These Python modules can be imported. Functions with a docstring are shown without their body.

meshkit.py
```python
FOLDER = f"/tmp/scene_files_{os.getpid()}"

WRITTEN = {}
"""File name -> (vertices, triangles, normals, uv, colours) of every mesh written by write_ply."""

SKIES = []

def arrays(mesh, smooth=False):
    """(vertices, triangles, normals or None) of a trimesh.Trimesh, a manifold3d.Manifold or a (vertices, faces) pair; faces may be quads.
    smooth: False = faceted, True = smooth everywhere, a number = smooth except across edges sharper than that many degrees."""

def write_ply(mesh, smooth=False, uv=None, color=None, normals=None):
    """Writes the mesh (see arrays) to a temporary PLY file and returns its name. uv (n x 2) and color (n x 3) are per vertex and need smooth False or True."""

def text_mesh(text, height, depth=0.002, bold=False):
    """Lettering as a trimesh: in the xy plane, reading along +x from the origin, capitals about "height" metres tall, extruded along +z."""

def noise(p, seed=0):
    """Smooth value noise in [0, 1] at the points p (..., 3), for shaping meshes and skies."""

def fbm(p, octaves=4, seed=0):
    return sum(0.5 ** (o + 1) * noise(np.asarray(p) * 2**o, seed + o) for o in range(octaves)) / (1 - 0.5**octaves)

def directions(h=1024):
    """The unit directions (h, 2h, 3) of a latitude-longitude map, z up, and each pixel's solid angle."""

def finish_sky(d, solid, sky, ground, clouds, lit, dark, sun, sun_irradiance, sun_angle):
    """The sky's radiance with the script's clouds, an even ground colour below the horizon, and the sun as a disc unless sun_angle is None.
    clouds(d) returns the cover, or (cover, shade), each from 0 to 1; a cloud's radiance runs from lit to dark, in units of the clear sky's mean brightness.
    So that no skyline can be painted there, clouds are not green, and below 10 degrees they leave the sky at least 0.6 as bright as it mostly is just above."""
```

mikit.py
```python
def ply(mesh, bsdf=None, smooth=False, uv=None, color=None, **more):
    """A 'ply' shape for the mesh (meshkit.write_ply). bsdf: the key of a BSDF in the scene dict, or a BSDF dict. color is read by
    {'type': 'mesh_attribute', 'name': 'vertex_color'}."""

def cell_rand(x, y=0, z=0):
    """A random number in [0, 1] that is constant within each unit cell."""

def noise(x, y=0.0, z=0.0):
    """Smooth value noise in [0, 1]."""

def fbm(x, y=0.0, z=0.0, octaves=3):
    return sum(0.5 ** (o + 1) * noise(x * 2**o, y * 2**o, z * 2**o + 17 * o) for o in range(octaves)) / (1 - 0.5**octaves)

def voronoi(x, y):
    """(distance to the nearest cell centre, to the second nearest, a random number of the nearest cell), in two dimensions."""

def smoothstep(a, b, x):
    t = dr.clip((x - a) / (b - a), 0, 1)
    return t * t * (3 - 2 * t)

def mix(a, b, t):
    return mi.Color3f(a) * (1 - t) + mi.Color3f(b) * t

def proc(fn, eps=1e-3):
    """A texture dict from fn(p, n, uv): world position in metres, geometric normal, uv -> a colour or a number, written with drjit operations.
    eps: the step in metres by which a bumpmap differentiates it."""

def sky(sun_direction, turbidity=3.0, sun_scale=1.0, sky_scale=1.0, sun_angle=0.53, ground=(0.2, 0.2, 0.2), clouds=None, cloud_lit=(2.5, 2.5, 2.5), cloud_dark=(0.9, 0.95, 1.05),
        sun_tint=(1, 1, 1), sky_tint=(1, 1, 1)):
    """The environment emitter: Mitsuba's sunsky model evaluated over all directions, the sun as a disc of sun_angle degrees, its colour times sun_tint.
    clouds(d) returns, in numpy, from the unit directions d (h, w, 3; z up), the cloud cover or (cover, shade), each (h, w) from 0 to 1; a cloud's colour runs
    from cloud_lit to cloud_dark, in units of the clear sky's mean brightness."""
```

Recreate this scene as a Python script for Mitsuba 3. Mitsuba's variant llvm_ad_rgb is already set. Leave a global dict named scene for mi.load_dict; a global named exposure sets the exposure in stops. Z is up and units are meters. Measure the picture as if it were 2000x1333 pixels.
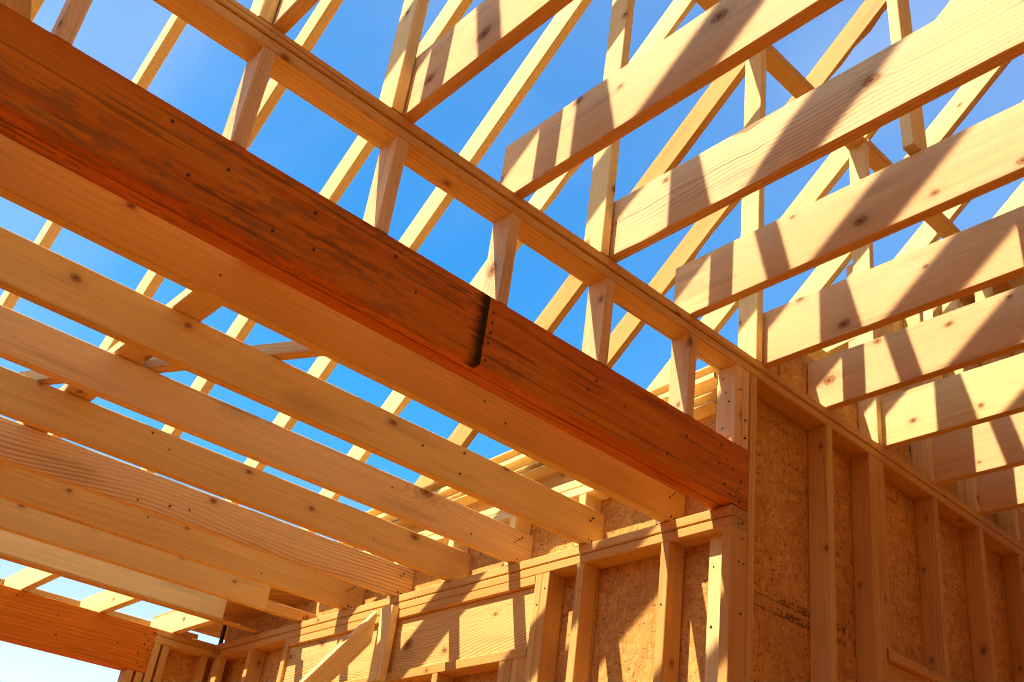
import math
import numpy as np, trimesh, drjit as dr, mitsuba as mi
import mikit
from mikit import noise, fbm, voronoi, cell_rand, smoothstep, mix, proc

scene, labels = {}, {}
T4 = mi.ScalarTransform4f

# ------------------------------------------------------------------ camera, light, exposure
EYE = np.array([-2.58404, -2.00034, -1.38910])
FWD = np.array([0.58839275, 0.65649468, 0.47202616])
DOWN = np.array([0.39265607, 0.27833010, -0.87655780])
scene['camera'] = {
    'type': 'perspective', 'fov': 2 * math.degrees(math.atan(1000 / 2021.825)), 'fov_axis': 'x',
    'principal_point_offset_x': -0.06999, 'principal_point_offset_y': -0.09755,
    'near_clip': 0.05, 'far_clip': 6000.0,
    'to_world': T4().look_at(origin=EYE.tolist(), target=(EYE + FWD).tolist(), up=(-DOWN).tolist())}


def cloud_cover(d):
    import meshkit
    el = np.degrees(np.arcsin(np.clip(d[..., 2], -1, 1)))
    q = d / np.maximum(d[..., 2:3] + 0.35, 0.05)
    veil = meshkit.fbm(q * np.array([2.2, 1.5, 1.0]) + 11.0, 5, 3)
    wisp = meshkit.fbm(q * np.array([7.0, 3.0, 3.0]) + 3.0, 5, 8)
    clear = unit(np.array([math.cos(math.radians(60)) * math.cos(math.radians(31)), math.sin(math.radians(60)) * math.cos(math.radians(31)), math.sin(math.radians(31))]))
    ang = np.degrees(np.arccos(np.clip(d @ clear, -1, 1)))
    thick = 1 - np.exp(-(ang / 25.0) ** 2)
    thin = thick * (0.02 + 0.85 * veil) * 0.50 + np.clip(wisp - 0.58, 0, 1) * 0.9 * (0.15 + thick)
    low = np.clip((23 - el) / 16.0, 0, 0.9)
    return np.clip(np.maximum(thin, low), 0, 0.9)


def unit(a):
    a = np.asarray(a, float)
    return a / np.linalg.norm(a)


scene['sky'] = mikit.sky([-1.0, 0.397, 1.60], turbidity=2.6, sun_tint=(1.03, 1.0, 1.0), sky_tint=(0.20, 0.88, 1.22), sky_scale=1.0,
                         clouds=cloud_cover, cloud_lit=(1.85, 2.0, 2.45), ground=(0.30, 0.20, 0.10))
exposure = 2.8

# ------------------------------------------------------------------ helpers
rng = np.random.default_rng(7)
BOARD = [0]


def unit(a):
    a = np.asarray(a, float)
    return a / np.linalg.norm(a)


def plank(p0, p1, w, t, side, bow=0.0015, cham=0.0025, shift=0.0, cut0=None, cut1=None, seg=None, wane=None):
    """A sawn board from p0 to p1 (centre line), width w along "side", thickness t across it; eased edges, a slight bow.
    cut0, cut1: normals of the end cuts. Returns (vertices, faces, uv), uv = (metres along the grain, board number + place round the section)."""
    p0, p1 = np.asarray(p0, float), np.asarray(p1, float)
    L = np.linalg.norm(p1 - p0)
    a = (p1 - p0) / L
    s = np.asarray(side, float)
    s = unit(s - a * (s @ a))
    c = np.cross(a, s)
    BOARD[0] += 1
    k = BOARD[0]
    n = seg or max(2, int(L / 0.35))
    W, H, e = w / 2, t / 2, min(cham, t / 4)
    sec = np.array([(-W + e, -H), (W - e, -H), (W, -H + e), (W, H - e), (W - e, H), (-W + e, H), (-W, H - e), (-W, -H + e)])
    per = np.concatenate([[0], np.cumsum(np.linalg.norm(np.roll(sec, -1, 0) - sec, axis=1))])
    tt = np.linspace(0, 1, n + 1)
    ph, am = rng.uniform(0, 6.28, 4), rng.uniform(-1, 1, 4) * bow * min(1.0, L / 2)
    bs = am[0] * (np.sin(3.1 * tt + ph[0]) - np.sin(ph[0])) + 0.4 * am[1] * np.sin(9 * tt + ph[1])
    bc = am[2] * (np.sin(2.7 * tt + ph[2]) - np.sin(ph[2])) + 0.4 * am[3] * np.sin(8 * tt + ph[3])
    u0 = rng.uniform(0, 20)
    V, F, UV = [], [], []
    ring = np.zeros((n + 1, 8, 3))
    alongs = np.zeros((n + 1, 8))
    for i in range(n + 1):
        off = np.outer(sec[:, 0] + bs[i], s) + np.outer(sec[:, 1] + bc[i], c)
        x = np.full(8, tt[i] * L)
        if i == 0 and cut0 is not None:
            x = x - off @ np.asarray(cut0, float) / (a @ np.asarray(cut0, float))
        if i == n and cut1 is not None:
            x = x - off @ np.asarray(cut1, float) / (a @ np.asarray(cut1, float))
        if wane:
            j0, amp = wane
            m = max(0.0, 0.5 * math.sin(tt[i] * L * 5.1 + ph[0]) + 0.35 * math.sin(tt[i] * L * 13.7 + ph[1]) + 0.25 * math.sin(tt[i] * L * 31.0 + ph[2]) - 0.1) * amp
            for j in (j0, (j0 + 1) % 8):
                off[j] = off[j] * (1 - 0.0) - np.sign(sec[j, 0]) * s * m - np.sign(sec[j, 1]) * c * m * 0.7
        ring[i] = p0 + np.outer(x, a) + off
        alongs[i] = x
    for j in range(8):
        j2 = (j + 1) % 8
        b = len(V)
        for i in range(n + 1):
            V += [ring[i, j], ring[i, j2]]
            UV += [(u0 + alongs[i, j], k + 0.05 + per[j]), (u0 + alongs[i, j2], k + 0.05 + per[j + 1])]
        for i in range(n):
            q = b + 2 * i
            F += [(q, q + 1, q + 3), (q, q + 3, q + 2)]
    for i, flip in ((0, True), (n, False)):
        b = len(V)
        for j in range(8):
            V.append(ring[i, j])
            UV.append((u0 + sec[j, 0], k + 0.88 + 0.35 * sec[j, 1]))
        for j in range(1, 7):
            F.append((b, b + j + 1, b + j) if flip else (b, b + j, b + j + 1))
    V, F = np.array(V), np.array(F)
    if np.linalg.det(np.stack([s, c, a])) < 0:
        F = F[:, ::-1]
    return V, F, np.array(UV)


def joined(*parts):
    V, F, U, o = [], [], [], 0
    for v, f, u in parts:
        V.append(v); F.append(f + o); U.append(u); o += len(v)
    return np.vstack(V), np.vstack(F), np.vstack(U)


def beam_box(x0, x1, y0, y1, z0, z1, axis=None, **kw):
    """A plank filling the box; the grain runs along the longest side unless axis is given."""
    lo, hi = np.array([x0, y0, z0], float), np.array([x1, y1, z1], float)
    d = hi - lo
    ax = int(np.argmax(d)) if axis is None else 'xyz'.index(axis)
    o = [i for i in range(3) if i != ax]
    wi = o[0] if d[o[0]] >= d[o[1]] else o[1]
    ti = o[1] if wi == o[0] else o[0]
    mid = (lo + hi) / 2
    p0, p1 = mid.copy(), mid.copy()
    p0[ax], p1[ax] = lo[ax], hi[ax]
    return plank(p0, p1, d[wi], d[ti], np.eye(3)[wi], **kw)


def fresh(key):
    if key not in TAKEN:
        TAKEN.add(key)
        return key
    i = 1
    while f'{key}_{i:03d}' in TAKEN:
        i += 1
    TAKEN.add(f'{key}_{i:03d}')
    return f'{key}_{i:03d}'


TAKEN = set()


def put(name, mesh, bsdf, parent=None, **lab):
    key = fresh(f'{parent}__{name}' if parent else name)
    v, f, u = mesh
    scene[key] = mikit.ply((v, f), bsdf, uv=u)
    if lab:
        labels[key] = lab
    return key


def thing(name, label, category, group=None):
    key = fresh(name)
    labels[key] = {'label': label, 'category': category}
    if group:
        labels[key]['group'] = group
    return key


def one(name, mesh, bsdf, label, category, group=None):
    key = put(name, mesh, bsdf)
    labels[key] = {'label': label, 'category': category}
    if group:
        labels[key]['group'] = group
    return key


def discs(points, normal, r=0.004, h=0.0015):
    """Small nail heads, slightly proud of a face."""
    n = unit(normal)
    a = unit(np.cross(n, [0.3, 0.5, 0.8]))
    b = np.cross(n, a)
    V, F = [], []
    for q in points:
        q = np.asarray(q, float)
        o = len(V)
        rr = r * rng.uniform(0.8, 1.25)
        for lev, rad in ((-0.004, rr), (h, rr), (h * 1.4, rr * 0.6)):
            for k in range(8):
                V.append(q + n * lev + rad * (a * math.cos(k * math.pi / 4) + b * math.sin(k * math.pi / 4)))
        for lev in range(2):
            for k in range(8):
                k2 = (k + 1) % 8
                A, B, C_, D = o + 8 * lev + k, o + 8 * lev + k2, o + 8 * lev + 8 + k2, o + 8 * lev + 8 + k
                F += [(A, B, C_), (A, C_, D)]
        for k in range(1, 7):
            F.append((o + 16, o + 16 + k, o + 16 + k + 1))
    V, F = np.array(V), np.array(F)
    return V, F, np.zeros((len(V), 2))


# ------------------------------------------------------------------ materials
def C3(r, g, b):
    return mi.Color3f(r, g, b)


def wood_fn(pale, warm, late, period=0.013, contrast=0.55, knots=0.6, streak=0.22, seed=0.0, grime=0.3, big_knot=0.010, wave=0.10, calm=0.15):
    def fn(p, n, uv):
        u, vv = uv.x, uv.y
        idn = dr.floor(vv)
        w = vv - idn - 0.05
        r1, r2, r3, r4, r5 = (cell_rand(idn, 3 + seed, k) for k in (1, 2, 3, 4, 5))
        # knots
        cs = 0.26
        cu = u / cs + r1 * 7
        ci = dr.floor(cu)
        kr = cell_rand(ci, idn, 5)
        ku = (ci + 0.25 + 0.5 * cell_rand(ci, idn, 6) - r1 * 7) * cs
        kv = 0.015 + cell_rand(ci, idn, 7) * 0.24
        kq = cell_rand(ci, idn, 8)
        big = 0.0050 + big_knot * kq * (0.5 + 0.5 * cell_rand(ci, idn, 9))
        du, dv_ = (u - ku), (w - kv)
        kd = dr.sqrt(du * du * 0.5 + dv_ * dv_) * (0.85 + 0.3 * noise(u * 70.0, w * 70.0, idn))
        on = dr.select(kr < knots, 1.0, 0.0)
        # growth rings: distance to a pith line that wanders along the board
        wob = (fbm(u * 0.9, idn * 3.7, 2.0, 2) - 0.5) * wave + (noise(u * 4.0, w * 16.0, idn) - 0.5) * 0.014
        a = w - (0.01 + 0.26 * r2) + wob + (r3 - 0.5) * 0.035 * u
        b = 0.008 + 0.05 * r4
        push = on * dr.exp(-dr.square(kd / (big * 2.6 + 0.008)))
        rho = dr.sqrt(a * a + b * b) + push * (0.012 + big * 0.6) * dr.select(dv_ > 0, 1.0, -1.0)
        ring = rho / (period * (0.65 + 0.8 * r3)) + 0.35 * noise(u * 1.7, w * 26.0, idn + 9.0)
        fr = ring - dr.floor(ring)
        lw = smoothstep(0.25, 0.85, fr) * (1 - smoothstep(0.90, 1.0, fr))
        fib = fbm(u * 3.0, w * 120.0, idn * 1.3, 2)
        blotch = fbm(u * 1.6, w * 6.0, idn * 2.1, 3)
        base = mix(pale, warm, dr.clip(0.10 + 0.75 * r4 + (blotch - 0.5) * 1.0, 0, 1))
        fade = 0.35 + 0.65 * smoothstep(0.35, 0.65, fbm(u * 0.8, w * 9.0, idn * 5.0, 2))
        col = mix(base, late, lw * contrast * (calm + (1 - calm) * r5 * r5) * fade)
        col = col * (1 + (fib - 0.5) * streak)
        col = col * (1 - on * 0.28 * dr.exp(-dr.square(kd / (big * 2.2))))
        ringk = 0.5 + 0.5 * dr.sin(kd * 1300.0)
        kcol = mix((0.42, 0.190, 0.060), (0.20, 0.075, 0.022), ringk)
        kt = on * smoothstep(big * 1.5, big * 0.9, kd)
        core = on * smoothstep(big * 0.55, big * 0.2, kd)
        col = mix(col, kcol, kt * 0.8)
        col = mix(col, (0.070, 0.026, 0.010), core * 0.75)
        # scuffs, handling marks, thin drying cracks
        dirt = smoothstep(0.60, 0.80, fbm(u * 2.6 + 40, w * 18.0, idn * 0.7, 3))
        col = col * (1 - dirt * grime * 0.6)
        cy = w - 0.05 - 0.14 * r1 - 0.012 * noise(u * 2.5, idn, 3.0) - 0.02 * u * (r2 - 0.5)
        crack = smoothstep(0.0022, 0.0008, dr.abs(cy)) * smoothstep(0.66, 0.72, noise(u * 1.4, idn * 9.0, 1.0)) * dr.select(r5 > 0.4, 1.0, 0.0)
        col = col * (1 - 0.65 * crack)
        endg = smoothstep(0.78, 0.80, w)
        return dr.select(endg > 0.5, col * 0.72, col)
    return fn


def lvl_fn(p, n, uv):
    u, vv = uv.x, uv.y
    idn = dr.floor(vv)
    w = vv - idn - 0.05
    r2 = cell_rand(idn, 2.0, 2.0)
    wob = (fbm(u * 0.9, w * 6.0, idn, 3) - 0.5) * 0.05
    band = fbm(u * 0.8, (w + wob) * 55.0, idn * 3.1, 3)
    fine = fbm(u * 5.0, (w + wob) * 240.0, idn, 2)
    col = mix((0.58, 0.175, 0.010), (0.48, 0.122, 0.007), smoothstep(0.25, 0.75, band))
    col = mix(col, C3(0.66, 0.250, 0.024), smoothstep(0.50, 0.75, fbm(u * 2.2 + 5, w * 14.0, idn + 4.0, 3)) * 0.45)
    col = col * (1 + (fine - 0.5) * 0.22)
    gate = smoothstep(0.46, 0.64, fbm(u * 1.5, w * 9.0, idn + 20.0, 3))
    mould = smoothstep(0.48, 0.66, fbm(u * 22.0, (w + wob) * 95.0, 3.0 + idn, 4)) * gate * smoothstep(0.02, 0.06, w)
    col = mix(col, (0.190, 0.100, 0.026), mould * 0.50)
    check = smoothstep(0.70, 0.76, fbm(u * 3.5, (w + wob * 0.5) * 130.0, idn + 7.0, 2))
    col = col * (1 - 0.40 * check)
    # black stain where the two lengths of the front ply meet
    e = p.x + 1.183 + 0.004 * (noise(p.z * 60.0) - 0.5)
    side = dr.select((e < 0) & (p.y < 0.03) & (p.z > -0.02) & (p.z < 0.26), 1.0, 0.0)
    reach = 0.020 + 0.030 * fbm(p.z * 90.0, 2.0, 1.0, 2)
    st = smoothstep(-reach * 1.6, -reach * 0.3, e) * side
    return mix(col, (0.010, 0.006, 0.004), st * 0.96)


def far_lvl_fn(p, n, uv):
    u, vv = uv.x, uv.y
    idn = dr.floor(vv)
    w = vv - idn - 0.05
    wob = (fbm(u * 1.2, w * 5.0, idn, 3) - 0.5) * 0.07
    g = (w + wob) / 0.021 + 0.5 * fbm(u * 2.0, w * 20.0, idn, 2)
    fr = g - dr.floor(g)
    lw = smoothstep(0.3, 0.9, fr) * (1 - smoothstep(0.92, 1.0, fr))
    col = mix((0.62, 0.195, 0.014), (0.48, 0.122, 0.009), lw * 0.55)
    col = col * (1 + (fbm(u * 5.0, w * 200.0, idn, 2) - 0.5) * 0.35)
    return col


def osb_fn(p, n, uv):
    h, z = p.x + p.y * 1.0, p.z + 0.37 * p.x
    out = C3(0.58, 0.33, 0.085)
    rr = fbm(h * 5, z * 5, 1.0, 2)
    for k, (ang, sx, sy) in enumerate(((0.15, 13.0, 50.0), (0.9, 17.0, 66.0), (-0.75, 15.0, 58.0), (1.55, 20.0, 80.0))):
        c, s = math.cos(ang), math.sin(ang)
        x = (h * c + p.z * s) + 0.02 * noise(h * 9, p.z * 9, 3.0 + k)
        y = (-h * s + p.z * c) + 0.02 * noise(h * 9, p.z * 9, 8.0 + k)
        d1, d2, r = voronoi(x * sx + 3 * k, y * sy)
        edge = smoothstep(0.0, 0.16, d2 - d1)
        tone = mix((0.68, 0.415, 0.125), (0.50, 0.245, 0.052), r)
        pick = dr.select(cell_rand(r * 997.0, k, 1.0) < (1.0 if k == 0 else 0.42), 1.0, 0.0)
        tone = tone * (0.84 + 0.16 * edge) * (1 + 0.25 * (noise(x * 20, y * 300, k) - 0.5))
        out = mix(out, tone, pick * (1.0 if k == 0 else 0.75 * smoothstep(0.02, 0.12, d2 - d1)))
    speck = smoothstep(0.74, 0.80, fbm(h * 85.0, p.z * 110.0, 5.0, 2))
    out = mix(out, (0.12, 0.045, 0.012), speck * 0.6)
    out = out * (0.86 + 0.28 * rr)
    # grade stamp: two ruled lines running into smudged, unreadable print
    wall = dr.select((p.y > 0.06) & (p.y < 0.12) & (p.x > 0.05) & (p.x < 0.75), 1.0, 0.0)
    ink = mi.Float(0)
    for zz in (-0.212, -0.258):
        thin = dr.select((dr.abs(p.z - zz) < 0.0022) & (p.x < 0.50), 1.0, 0.0)
        blob = smoothstep(0.47, 0.56, fbm(p.x * 120.0, p.z * 190.0, 2.0 + zz, 2)) * dr.select((p.z - zz > -0.006) & (p.z - zz < 0.024), 1.0, 0.0) \
            * dr.select((p.x > 0.29) & (p.x < 0.72), 1.0, 0.0)
        ink = dr.maximum(ink, dr.maximum(thin * 0.8, blob))
    return mix(out, (0.030, 0.016, 0.006), ink * wall * 0.7)


def subfloor_fn(p, n, uv):
    d1, d2, r = voronoi(p.x * 18.0 + noise(p.y * 5.0), p.y * 40.0)
    return mix((0.27, 0.092, 0.008), (0.20, 0.062, 0.005), r)


def soil_fn(p, n, uv):
    return mix((0.20, 0.10, 0.04), (0.13, 0.065, 0.025), fbm(p.x * 0.8, p.y * 0.8, 1.0, 4))


def bs(fn, rough=0.65, spec=0.08):
    return {'type': 'twosided', 'bsdf': {'type': 'principled', 'base_color': proc(fn), 'roughness': rough, 'specular': spec}}


MAT = {
    'fir': wood_fn((0.78, 0.590, 0.310), (0.72, 0.480, 0.210), (0.450, 0.195, 0.046), period=0.012, contrast=0.66, knots=0.9, big_knot=0.019, calm=0.35, wave=0.14),
    'spruce': wood_fn((0.740, 0.531, 0.198), (0.660, 0.405, 0.122), (0.460, 0.210, 0.050), period=0.017, contrast=0.55, knots=0.95, seed=5.0, big_knot=0.009, calm=0.10),
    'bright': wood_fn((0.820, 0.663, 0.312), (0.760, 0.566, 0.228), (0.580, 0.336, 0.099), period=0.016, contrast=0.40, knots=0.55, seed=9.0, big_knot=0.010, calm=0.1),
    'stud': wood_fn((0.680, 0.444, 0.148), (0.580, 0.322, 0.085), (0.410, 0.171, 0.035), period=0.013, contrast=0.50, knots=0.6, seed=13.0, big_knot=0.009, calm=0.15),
    'wavy': wood_fn((0.760, 0.561, 0.228), (0.700, 0.458, 0.152), (0.420, 0.180, 0.040), period=0.016, contrast=0.80, knots=0.8, seed=21.0, big_knot=0.022, calm=1.0, wave=0.30),
}
for k_, f_ in MAT.items():
    scene['wood_' + k_] = bs(f_)
scene['engineered'] = bs(lvl_fn, 0.6, 0.08)
scene['engineered_far'] = bs(far_lvl_fn, 0.6, 0.08)
scene['osb'] = bs(osb_fn, 0.7, 0.08)
scene['subfloor'] = bs(subfloor_fn, 0.8, 0.05)
scene['soil'] = bs(soil_fn, 0.9, 0.1)
scene['nail_steel'] = {'type': 'principled', 'base_color': {'type': 'rgb', 'value': (0.05, 0.03, 0.02)}, 'roughness': 0.5, 'metallic': 0.4}
scene['black_felt'] = {'type': 'twosided', 'bsdf': {'type': 'principled', 'base_color': {'type': 'rgb', 'value': (0.018, 0.018, 0.018)}, 'roughness': 0.8}}
FIR, SPR, BRI, STU = 'wood_fir', 'wood_spruce', 'wood_bright', 'wood_stud'

# ------------------------------------------------------------------ setting
FLOOR = -2.75


def sheet(x0, x1, y0, y1, z):
    v = np.array([(x0, y0, z), (x1, y0, z), (x1, y1, z), (x0, y1, z)], float)
    return v, np.array([(0, 1, 2), (0, 2, 3)]), v[:, :2]


put('ground', sheet(-2500, 2500, -2500, 2500, FLOOR - 0.35), 'soil', kind='structure', label='bare brown soil around the building')
put('floor', beam_box(-7.0, 4.4, -4.2, 3.95, FLOOR - 0.30, FLOOR, axis='x'), 'subfloor', kind='structure', label='rough wooden subfloor of the rooms')

# ------------------------------------------------------------------ dimensions (metres; x along the orange beam, y away to the left, z up from the lower plates)
T2 = 0.038
ZU = 0.5446                      # underside of the upper double plate
ZT = ZU + 2 * T2                 # its top, where the wide joists sit
UX = [-1.979, -1.571, -1.159, -0.750, -0.342, 0.075, 0.482, 0.898, 1.331, 1.743]
RX = [-2.389 + 0.41 * k for k in range(14)]
SL, RZ = -0.84, 2.345            # rafters: underside z = RZ + SL * y


def rz(y):
    return RZ + SL * y


# ------------------------------------------------------------------ the orange beam
b = thing('laminated_beam', 'large orange engineered wood beam crossing the upper left with a black stained joint', 'beam')
put('front_ply', beam_box(-5.2, -1.184, 0.0, 0.047, 0.006, 0.229, bow=0.0005, cham=0.0015), 'engineered', b, label='longer stained length left of the joint')
put('front_ply', beam_box(-1.181, -0.002, 0.0005, 0.0475, 0.006, 0.2292, bow=0.0003, cham=0.0015), 'engineered', b, label='shorter length right of the joint')
put('back_ply', beam_box(-5.2, -0.002, 0.049, 0.096, 0.005, 0.230, bow=0.0005, cham=0.0015), 'engineered', b)
pts = [(-1.168 + 0.004 * math.sin(9 * z), -0.0, z) for z in (0.028, 0.085, 0.118, 0.152, 0.183)]
pts += [(x, 0.0, z) for x, z in ((-0.155, 0.19), (-0.12, 0.15), (-0.16, 0.12), (-0.09, 0.125), (-0.13, 0.055), (-0.06, 0.06), (-0.10, 0.03), (-0.05, 0.02), (-0.045, 0.095),
                                 (-0.42, 0.05), (-0.33, 0.15), (-0.62, 0.13), (-0.75, 0.16), (-0.78, 0.115), (-1.42, 0.11), (-1.5, 0.18), (-1.72, 0.07), (-1.74, 0.17), (-1.83, 0.06),
                                 (-1.97, 0.15), (-2.05, 0.08), (-2.12, 0.19))]
put('nail_heads', discs(pts, (0, -1, 0), 0.0042), 'nail_steel', b, kind='stuff')

b = thing('laminated_beam', 'orange engineered beam at lower left over a wide opening to pale sky', 'beam')
put('front_ply', beam_box(-5.2, -0.432, 3.660, 3.704, -0.245, -0.002, bow=0.0005), 'engineered_far', b)
put('back_ply', beam_box(-5.2, -0.432, 3.706, 3.750, -0.246, -0.003, bow=0.0005), 'engineered_far', b)
pts = [(-0.445 - 0.035 * (i % 2) - 0.01 * ((i * 7) % 3), 3.66, z) for i, z in enumerate((-0.03, -0.05, -0.075, -0.10, -0.125, -0.155, -0.18, -0.205, -0.22))]
pts += [(-0.95, 3.66, -0.07), (-0.93, 3.66, -0.17), (-1.17, 3.66, -0.03), (-0.62, 3.66, -0.13), (-1.4, 3.66, -0.1)]
put('nail_heads', discs(pts, (0, -1, 0), 0.0045), 'nail_steel', b, kind='stuff')

# ------------------------------------------------------------------ right wall with the long upper double plate
w = thing('framed_wall', 'shaded stud wall on the right with oriented strand board behind its studs, its double top plate running on over the orange beam', 'wall')
put('top_plate', beam_box(-5.2, 4.3, 0.0, 0.089, ZU + T2 + 0.0015, ZT, bow=0.001, cham=0.004), STU, w)
put('top_plate', beam_box(-5.2, -0.045, 0.001, 0.090, ZU, ZU + T2 - 0.002, bow=0.001, cham=0.004), STU, w)
put('top_plate', beam_box(-0.043, 4.3, 0.001, 0.090, ZU, ZU + T2 - 0.002, bow=0.001, cham=0.004), STU, w)
for i, x in enumerate((-2.397, -1.984, -1.572, -1.157, -0.748, -0.337)):
    put('cripple_stud', beam_box(x, x + T2, 0.001, 0.088, 0.2305, ZU - 0.0005, bow=0.0008), FIR, w)
put('cripple_stud', beam_box(-0.083, -0.045, 0.001, 0.088, 0.2305, ZU - 0.0005, bow=0.0005), FIR, w)
put('cripple_stud', beam_box(-0.043, -0.005, 0.0015, 0.0885, 0.2305, ZU - 0.0005, bow=0.0005), FIR, w)
put('stud', beam_box(0.001, 0.039, 0.0, 0.089, FLOOR + 0.04, ZU - 0.002, bow=0.0008), STU, w, label='corner stud at the end of the orange beam')
for x, zb in ((0.480, FLOOR + 0.04), (0.780, FLOOR + 0.04), (0.819, FLOOR + 0.04), (0.858, -0.242), (1.297, -0.240), (1.712, -0.240), (2.112, -0.240), (2.52, -0.24), (2.93, -0.24), (3.34, FLOOR + 0.04), (3.75, FLOOR + 0.04)):
    put('stud', beam_box(x, x + T2, 0.0, 0.089, zb, ZU - 0.002, bow=0.001), STU, w)
put('jack_stud', beam_box(0.8585, 0.8965, 0.0015, 0.0885, FLOOR + 0.04, -0.53, bow=0.0005), STU, w)
put('header_plate', beam_box(0.866, 3.335, -0.0015, 0.0885, -0.281, -0.242), STU, w)
put('header', beam_box(0.8605, 3.335, 0.018, 0.056, -0.525, -0.2825), STU, w)
put('floor_plate', beam_box(0.0, 4.3, 0.0, 0.089, FLOOR, FLOOR + T2), STU, w)
for x0, x1, z0, z1 in ((0.002, 1.30, FLOOR, 0.473), (1.303, 2.52, FLOOR, 0.473), (2.523, 4.3, FLOOR, 0.473), (0.002, 0.30, 0.477, 0.66), (0.303, 1.70, 0.477, 0.90), (1.703, 4.3, 0.477, 0.90)):
    put('sheathing_panel', beam_box(x0, x1, 0.0905, 0.1015, z0, z1, axis='x', bow=0.0, cham=0.001, seg=2), 'osb', w)
pts = [(x, -0.0008, z) for x, z in ((-0.027, 0.27), (-0.027, 0.34), (-0.06, 0.45))]
nn = [(-0.083 - 0.0, 0.03, 0.26), (-0.083, 0.055, 0.30), (-0.083, 0.045, 0.44), (-0.083, 0.03, 0.40), (-0.083, 0.06, 0.50)]
put('nail_heads', joined(discs(pts, (0, -1, 0), 0.0035), discs(nn, (-1, 0, 0), 0.0035)), 'nail_steel', w, kind='stuff')

# ------------------------------------------------------------------ wall under the joist ends (runs away to the left)
w = thing('framed_wall', 'partly sunlit stud wall under the left joist ends, with a long wood grained header', 'wall')
XB = -0.089
put('lower_plate', beam_box(XB, -0.0005, 0.0, 3.76, -T2 + 0.001, 0.0, bow=0.0006, cham=0.004), STU, w)
put('lower_plate', beam_box(XB + 0.001, 0.0, 0.0, 3.76, -2 * T2, -T2 - 0.002, bow=0.0006, cham=0.004), STU, w)
put('stud', beam_box(XB + 0.001, -0.001, 0.0, T2, FLOOR + 0.04, -2 * T2 - 0.0005, bow=0.0005), STU, w)
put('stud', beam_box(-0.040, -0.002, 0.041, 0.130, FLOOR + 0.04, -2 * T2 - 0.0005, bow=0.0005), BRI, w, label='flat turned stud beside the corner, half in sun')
for y in (0.269, 0.688):
    put('stud', beam_box(XB, -0.001, y, y + T2, FLOOR + 0.04, -2 * T2 - 0.0005, bow=0.001), STU, w)
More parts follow.
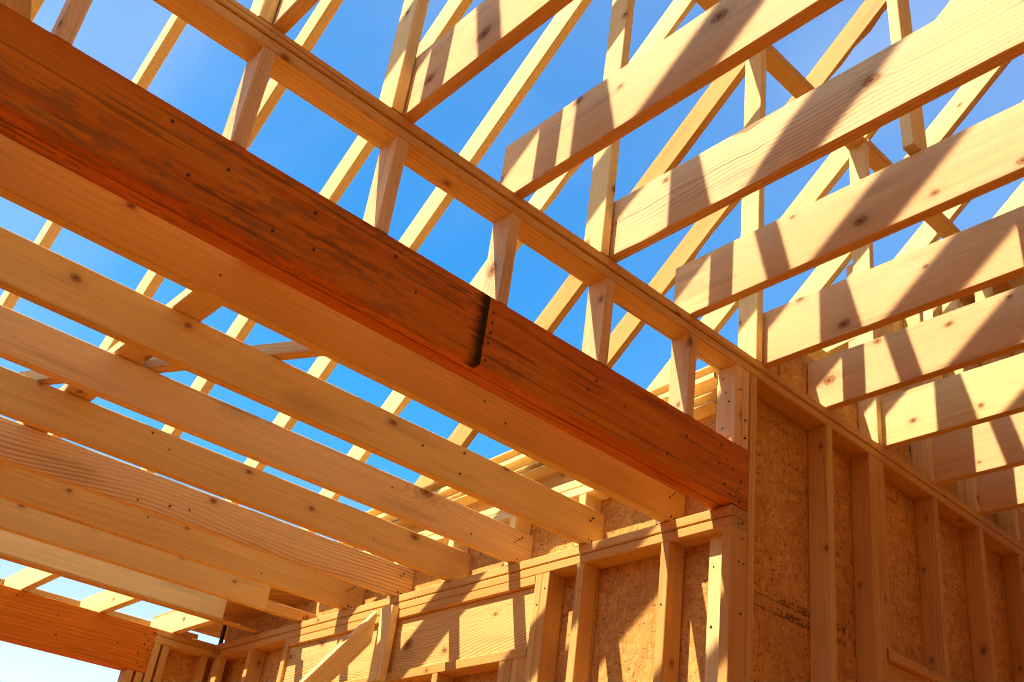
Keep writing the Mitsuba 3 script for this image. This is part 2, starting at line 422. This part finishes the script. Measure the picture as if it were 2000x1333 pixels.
for y in (0.879, 0.918):
    put('king_stud', beam_box(XB, -0.001, y, y + T2, FLOOR + 0.04, -2 * T2 - 0.0005, bow=0.0006), STU, w)
for i in range(4):
    y = 0.9585 + 0.0388 * i
    put('jack_stud', beam_box(XB + 0.001, -0.001, y, y + T2, FLOOR + 0.04, -0.3985, bow=0.0006), STU, w)
put('header_cap', beam_box(XB - 0.0005, -0.001, 0.958, 2.818, -0.1145, -2 * T2 - 0.0015, bow=0.0005), STU, w)
put('header', beam_box(-0.071, -0.033, 0.958, 2.818, -0.3565, -0.1155, bow=0.0004), 'wood_wavy', w, label='wide header board with strong wavy grain')
put('header_plate', beam_box(XB - 0.001, -0.001, 0.957, 2.818, -0.3975, -0.358, bow=0.0006), STU, w)
for y in (2.820, 3.205):
    put('stud', beam_box(XB, -0.001, y, y + T2, FLOOR + 0.04, -2 * T2 - 0.0005, bow=0.001), STU, w)
for y in (1.50, 1.91, 2.30):
    put('cripple_stud', beam_box(XB, -0.001, y, y + T2, -0.62, -0.398, bow=0.0005), STU, w)
put('stud', beam_box(-0.089, -0.051, 3.56, 3.648, FLOOR + 0.04, -2 * T2 - 0.0005), STU, w)
for i in range(6):
    y = 0.716 + 0.411 * (i - 1)
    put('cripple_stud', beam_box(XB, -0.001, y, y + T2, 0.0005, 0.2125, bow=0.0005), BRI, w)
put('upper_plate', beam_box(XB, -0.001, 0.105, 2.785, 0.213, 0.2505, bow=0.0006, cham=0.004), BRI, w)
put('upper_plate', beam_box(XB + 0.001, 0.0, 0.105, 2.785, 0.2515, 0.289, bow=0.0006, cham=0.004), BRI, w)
for y0, y1, z0, z1 in ((0.0, 1.215, FLOOR, -0.02), (1.218, 2.43, FLOOR, -0.02), (2.433, 3.76, FLOOR, -0.02), (0.103, 0.86, -0.017, 0.289), (0.863, 2.08, -0.017, 0.289), (2.083, 2.785, -0.017, 0.289), (2.788, 3.76, -0.017, 0.152)):
    put('sheathing_panel', beam_box(0.0015, 0.0125, y0, y1, z0, z1, axis='y', bow=0.0, cham=0.001, seg=2), 'osb', w)
pts = [(-0.0402, y, z) for y, z in ((0.060, -0.165), (0.108, -0.185), (0.06, -0.36), (0.11, -0.39))]
pts += [(XB - 0.0005, y, z) for y, z in ((0.70, -0.18), (0.29, -0.3), (0.895, -0.14), (0.93, -0.2))]
n2 = [(x, -0.0005, z) for x, z in ((-0.03, -0.050), (-0.05, -0.058), (-0.03, -0.105), (-0.045, -0.19), (-0.02, -0.19), (-0.03, -0.36))]
put('nail_heads', joined(discs(pts, (-1, 0, 0), 0.0038), discs(n2, (0, -1, 0), 0.0038)), 'nail_steel', w, kind='stuff')

# ------------------------------------------------------------------ short far wall under the far beam
w = thing('framed_wall', 'short dark stud wall piece in the far left corner beside the far beam', 'wall')
put('lower_plate', beam_box(-0.430, -0.0905, 3.660, 3.749, -T2 + 0.001, 0.0, cham=0.004), STU, w)
put('lower_plate', beam_box(-0.430, -0.0905, 3.661, 3.750, -2 * T2, -T2, cham=0.004), STU, w)
for x0 in (-0.529, -0.480):
    put('jack_stud', beam_box(x0, x0 + T2, 3.661, 3.749, FLOOR + 0.04, -0.2465), STU, w)
for x0 in (-0.430, -0.375, -0.150):
    put('stud', beam_box(x0, x0 + T2, 3.661, 3.749, FLOOR + 0.04, -2 * T2 - 0.0005), STU, w)
put('sheathing_panel', beam_box(-0.49, -0.001, 3.7515, 3.7625, FLOOR, -0.002, axis='x', bow=0, cham=0.001, seg=2), 'osb', w)
one('membrane_strip', beam_box(-0.016, -0.004, 3.765, 3.80, -0.02, 0.22), 'black_felt', 'black strip of building membrane in the far left corner above the plates', 'membrane')

# ------------------------------------------------------------------ left joists on the lower plate
JY = [0.281 + 0.411 * i for i in range(8)]
ordinal = ['first', 'second', 'third', 'fourth', 'fifth', 'sixth', 'seventh', 'eighth', 'ninth', 'tenth']
tones = [SPR, SPR, FIR, SPR, FIR, SPR, SPR, SPR]
G = 'left ceiling joists running toward the stud wall'
for i, y in enumerate(JY):
    extra = ('right beside the orange beam', 'with a nail cluster at its end', 'with large knots and waving grain', 'yellowish with small scattered knots', 'reddish and darker than its neighbours',
             'pale with many small knots', 'deep brown with a long crack', 'palest, nearest the far beam')[i]
    t = thing('ceiling_joist', f'{ordinal[i]} left ceiling joist counted from the orange beam, {extra}', 'joist', G)
    if i < 6:
        put('board', beam_box(-5.0, -0.002 + 0.002 * (i % 2), y, y + T2, 0.0035, 0.147 + 0.004 * math.sin(i * 2.1), bow=0.0022), tones[i], t)
    elif i == 6:
        put('board', beam_box(-5.0, -0.29, y, y + T2, 0.0035, 0.150, bow=0.001), tones[i], t)
        put('board', beam_box(-0.289, -0.002, y + 0.001, y + T2 + 0.001, 0.003, 0.057, bow=0.0003), STU, t)
    else:
        put('board', beam_box(-1.62, -0.312, y, y + T2, 0.0125, 0.152, bow=0.001), BRI, t)
        put('board', beam_box(-5.0, -1.623, y, y + T2, 0.0125, 0.150, bow=0.001), BRI, t)
        put('flat_strip', beam_box(-5.0, -0.002, y - 0.001, y + 0.062, 0.002, 0.0115, bow=0.0), STU, t)
    pts = [(-0.062 - 0.012 * k, y, z) for k, z in enumerate(((0.118, 0.105, 0.092), (0.112, 0.098), (0.118, 0.108, 0.098, 0.086))[i % 3])]
    pts += [(-0.075, y, 0.022), (-0.058, y, 0.019)]
    pts += [(-0.3 - 2.0 * rng.random(), y - 0.0008, 0.02 + 0.11 * rng.random()) for k in range(3)]
    if i < 7:
        put('nail_heads', discs(pts, (0, -1, 0), 0.0036), 'nail_steel', t, kind='stuff')

one('strongback', beam_box(-1.785, -1.693, 0.12, 2.72, 0.152, 0.190), FIR, 'dark flat board lying across the tops of the left joists', 'board')
one('furring_strip', plank((-1.345, 0.50, 0.174), (-1.90, 1.62, 0.174), 0.044, 0.040, (0, 0, 1)), FIR, 'thin brown strip set askew over the left joist tops', 'strip')

# lookouts between the eighth joist and the rim beyond the far beam
for i, (x, where) in enumerate(((-1.57, 'hidden at the left edge'), (-1.16, 'leftmost in sight'), (-0.755, 'middle of the three in sight'), (-0.347, 'rightmost, with splintered lower edge'))):
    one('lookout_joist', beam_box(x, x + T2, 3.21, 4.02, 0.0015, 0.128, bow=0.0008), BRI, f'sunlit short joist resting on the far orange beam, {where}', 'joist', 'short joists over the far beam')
one('rim_board', beam_box(-5.0, -0.05, 4.021, 4.059, 0.0, 0.120), STU, 'tan rim board beyond the far orange beam, closing the short joists', 'board')

# ------------------------------------------------------------------ wide joists upper right, on the upper plate
G = 'wide ceiling joists at upper right'
looks = ('mere stub at the top edge', 'cut off by the top edge', 'with a free square end', 'longest, its end against a post', 'with a free end and three close knots',
         'with two large knots', 'its end square against a shaded board', 'palest and almost unmarked', 'darkest at its end beside a stud', 'lowest, at the right edge')
mats = (FIR, FIR, FIR, FIR, FIR, FIR, FIR, BRI, FIR, FIR)
for i, x in enumerate(UX):
    one('wide_joist', beam_box(x, x + T2, -4.1, 0.084, ZT + 0.0005, ZT + 0.2325, bow=0.002, wane=((0, 0.012) if i == 3 else None), seg=(60 if i == 3 else None)), mats[i], f'{ordinal[i]} wide joist from upper left, {looks[i]}', 'joist', G)

# ------------------------------------------------------------------ knee wall on the upper plate
w = thing('knee_wall', 'row of upright posts on the upper plate beside the wide joists, carrying a flat brown plate under the rafters', 'wall')
PZ = 2.268
for x in (UX[0] - 0.0405, UX[1] - 0.0405, UX[3] - 0.0405, UX[5] - 0.0465, UX[7] - 0.0405, UX[8] - 0.0405, UX[9] - 0.0405, 2.113, 2.53, 2.94):
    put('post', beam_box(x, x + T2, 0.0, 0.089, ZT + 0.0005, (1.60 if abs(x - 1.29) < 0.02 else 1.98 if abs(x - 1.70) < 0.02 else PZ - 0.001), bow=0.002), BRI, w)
put('top_plate', beam_box(-5.2, 0.897, -0.001, 0.089, PZ, PZ + T2, cham=0.004), STU, w)
put('top_plate', beam_box(0.899, 4.3, 0.0, 0.090, PZ + 0.018, PZ + 0.018 + T2, cham=0.004), STU, w)
put('blocking_board', beam_box(0.862, 0.966, 0.0905, 0.1285, ZT, 1.58, axis='z'), FIR, w)
put('blocking_board', beam_box(1.271, 1.434, 0.0905, 0.1285, ZT, 1.58, axis='z'), FIR, w)
put('blocking_board', beam_box(1.680, 1.845, 0.0905, 0.1285, ZT, 1.96, axis='z'), STU, w)
put('blocking_board', beam_box(2.090, 2.255, 0.0905, 0.1285, ZT, 1.96, axis='z'), STU, w)
for x0, x1, z0, z1 in ((0.969, 1.268, 0.905, 1.58), (1.437, 1.677, 0.905, 1.58), (1.848, 2.087, 0.905, 1.96), (2.258, 2.70, 0.905, 2.24)):
    put('blocking_panel', beam_box(x0, x1, 0.0965, 0.1285, z0, z1, axis='z'), BRI, w)
put('blocking_board', beam_box(0.12, 0.478, 0.103, 0.138, ZT, 0.855, axis='x'), STU, w)

# ------------------------------------------------------------------ rafters
nth = ordinal + ['eleventh', 'twelfth', 'thirteenth', 'fourteenth']
G = 'roof rafters sloping over the rooms'
hp = 0.1397 / math.cos(math.atan(SL))
d_up = unit((0, -1, -SL))
perp = np.array([0, -SL, 1.0]) / math.hypot(SL, 1)
for k, x in enumerate(RX):
    yb = 2.48
    p_low = np.array([x + T2 / 2, yb, rz(yb) + hp / 2])
    p_top = np.array([x + T2 / 2, -2.0, rz(-2.0) + hp / 2])
    one('roof_rafter', plank(p_low, p_top, 0.1397, T2, perp, bow=0.002, cut0=(0, 1, 0), cut1=(0, 1, 0), wane=((7, 0.022) if k in (5, 7) else None), seg=(60 if k in (5, 7) else None)), STU if k in (6, 7) else BRI,
        f'{nth[k]} sloping roof rafter of the row counted from the left', 'rafter', G)
one('ridge_board', beam_box(-5.2, 4.3, -2.04, -2.002, rz(-2.0) - 0.03, rz(-2.0) + 0.22), SPR, 'ridge board at the top of the rafters above the camera', 'board')
for x0, x1 in ((2.20, 3.55), (3.553, 4.75)):
    off = perp * (0.1397 / 2 + 0.008)
    a = np.array([(x0 + x1) / 2, 2.7, rz(2.7) + hp / 2]) + off
    c = np.array([(x0 + x1) / 2, -2.0, rz(-2.0) + hp / 2]) + off
    one('roof_panel', plank(a, c, x1 - x0, 0.012, (1, 0, 0), bow=0, seg=2), 'osb', ('left' if x0 < 3 else 'right') + ' roof sheathing panel over the rafters at the far right', 'panel')

# prop post standing on the fourth wide joist
one('prop_post', plank((-0.3365, -0.864, ZT + 0.2335), (-0.3365, -0.795, 3.0), 0.089, T2, (1, 0, 0), bow=0.001, cut0=(0, 0, 1)), BRI, 'short pale prop post standing on top of the fifth wide joist', 'post')

# ------------------------------------------------------------------ brace and cleat on the stud wall
one('cleat', beam_box(-0.1275, -0.0905, 1.866, 1.955, -0.397, -0.062), BRI, 'short upright block nailed over the header at the top of the diagonal brace', 'block')
dirb = unit((-0.205, 0, -0.273))
nb = np.array([dirb[2], 0, -dirb[0]])
top = np.array([-0.142, 1.978, -0.155])
one('diagonal_brace', plank(top, top + dirb * 3.2, 0.089, T2, nb, bow=0.002, cut0=(1, 0, 0)), BRI, 'diagonal brace slanting down from the block on the header, its upper edge bright in sun', 'brace')

# ------------------------------------------------------------------ boards of the lower roof edge beyond the stud wall
G = 'stacked roof edge boards beyond the stud wall'


def sight(u, v, x):
    """The point at depth x on the line of sight through pixel (u, v) of the photograph, used once to lay out the boards."""
    right = np.array([0.70683462, -0.70110419, 0.09400921])
    r = right * ((u - 1139.98) / 2021.825) + DOWN * ((v - 796.53) / 2021.825) + FWD
    return EYE + r * ((x - EYE[0]) / r[0])


spec = [('lowest and thinnest', (1045, 918), (1385, 789), -0.10, 0.007, 0.085), ('second from below', (1031, 912), (1385, 770), -0.10, 0.007, 0.085),
        ('third and thickest', (1010, 899.5), (1384, 741.5), -0.10, 0.022, 0.085), ('topmost', (984, 888), (1373, 722.5), -0.10, 0.008, 0.085)]
for txt, p, q, x, th, dp in spec:
    A, B = sight(*p, x), sight(*q, x)
    d = (A - B) / (A[1] - B[1])
    A, B = B + d * (2.55 - B[1]), B + d * (0.0895 - B[1])
    c = np.array([dp / 2, 0, th / 2])
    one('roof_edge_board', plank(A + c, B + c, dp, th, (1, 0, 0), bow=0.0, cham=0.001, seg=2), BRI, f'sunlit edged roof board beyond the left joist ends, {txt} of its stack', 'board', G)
for txt, p, q, x, th, dp in (('lower', (1522, 732.5), (1684, 654.5), 0.86, 0.009, 0.10), ('upper', (1511.5, 725), (1600, 683), 0.80, 0.009, 0.10)):
    A, B = sight(*p, x), sight(*q, x)
    A, B = A + (A - B) * 0.5, B + (B - A) * 0.02
    c = np.array([dp / 2, 0, th / 2])
    one('roof_edge_board', plank(A + c, B + c, dp, th, (1, 0, 0), bow=0.0, cham=0.001, seg=2), BRI, f'thin roof board above the end of the seventh wide joist, {txt} of the two', 'board', G)
one('backing_board', beam_box(-0.030, -0.004, 0.105, 2.6, 0.2905, 0.53), STU, 'shaded upright board standing on the upper plate beyond the left joist ends', 'board')
one('roof_panel', plank((0.30, 2.797, 0.163), (0.30, 4.12, 0.163), 1.21, 0.018, (1, 0, 0), bow=0, seg=2), 'osb', 'dark low roof sheathing over the far left corner of the stud wall', 'panel')
one('leaning_board', plank((-2.49, 0.118, 0.20), (-2.93, 0.118, 1.7), 0.16, 0.038, (1, 0, 0.28)), STU, 'wide leaning board behind the orange beam at the top left corner', 'board')

# ------------------------------------------------------------------ the rest of the building round the camera (outside the frame)
w = thing('framed_wall', 'sheathed stud wall behind the camera', 'wall')
put('sheathing_panel', beam_box(-5.6, 4.4, -4.242, -4.230, FLOOR, 2.05, axis='x', bow=0, seg=2), 'osb', w)
put('top_plate', beam_box(-5.6, 4.4, -4.228, -4.139, ZT - T2 - 0.001, ZT - 0.001, cham=0.004), STU, w)
for i in range(20):
    put('stud', beam_box(-5.5 + 0.5 * i, -5.5 + 0.5 * i + T2, -4.228, -4.139, FLOOR, ZT - T2 - 0.002, seg=2), STU, w)
w = thing('framed_wall', 'sheathed stud wall at the left end, behind the camera', 'wall')
put('sheathing_panel', beam_box(-5.632, -5.620, -4.2, 3.75, FLOOR, 0.6, axis='y', bow=0, seg=2), 'osb', w)
for i in range(16):
    put('stud', beam_box(-5.618, -5.529, -4.1 + 0.5 * i, -4.1 + 0.5 * i + T2, FLOOR, -0.01, seg=2), STU, w)
w = thing('framed_wall', 'sheathed end wall at the far right, out of sight', 'wall')
put('sheathing_panel', beam_box(4.402, 4.414, -4.2, 0.0, FLOOR, 2.05, axis='y', bow=0, seg=2), 'osb', w)
a = np.array([-0.6, -2.04, rz(-2.0) + hp + 0.02])
one('roof_panel', plank(a, a + np.array([0, -2.6, 2.6 * SL]), 10.0, 0.012, (1, 0, 0), bow=0, seg=2), 'osb', 'sheathed roof slope behind the ridge, above the camera', 'panel')
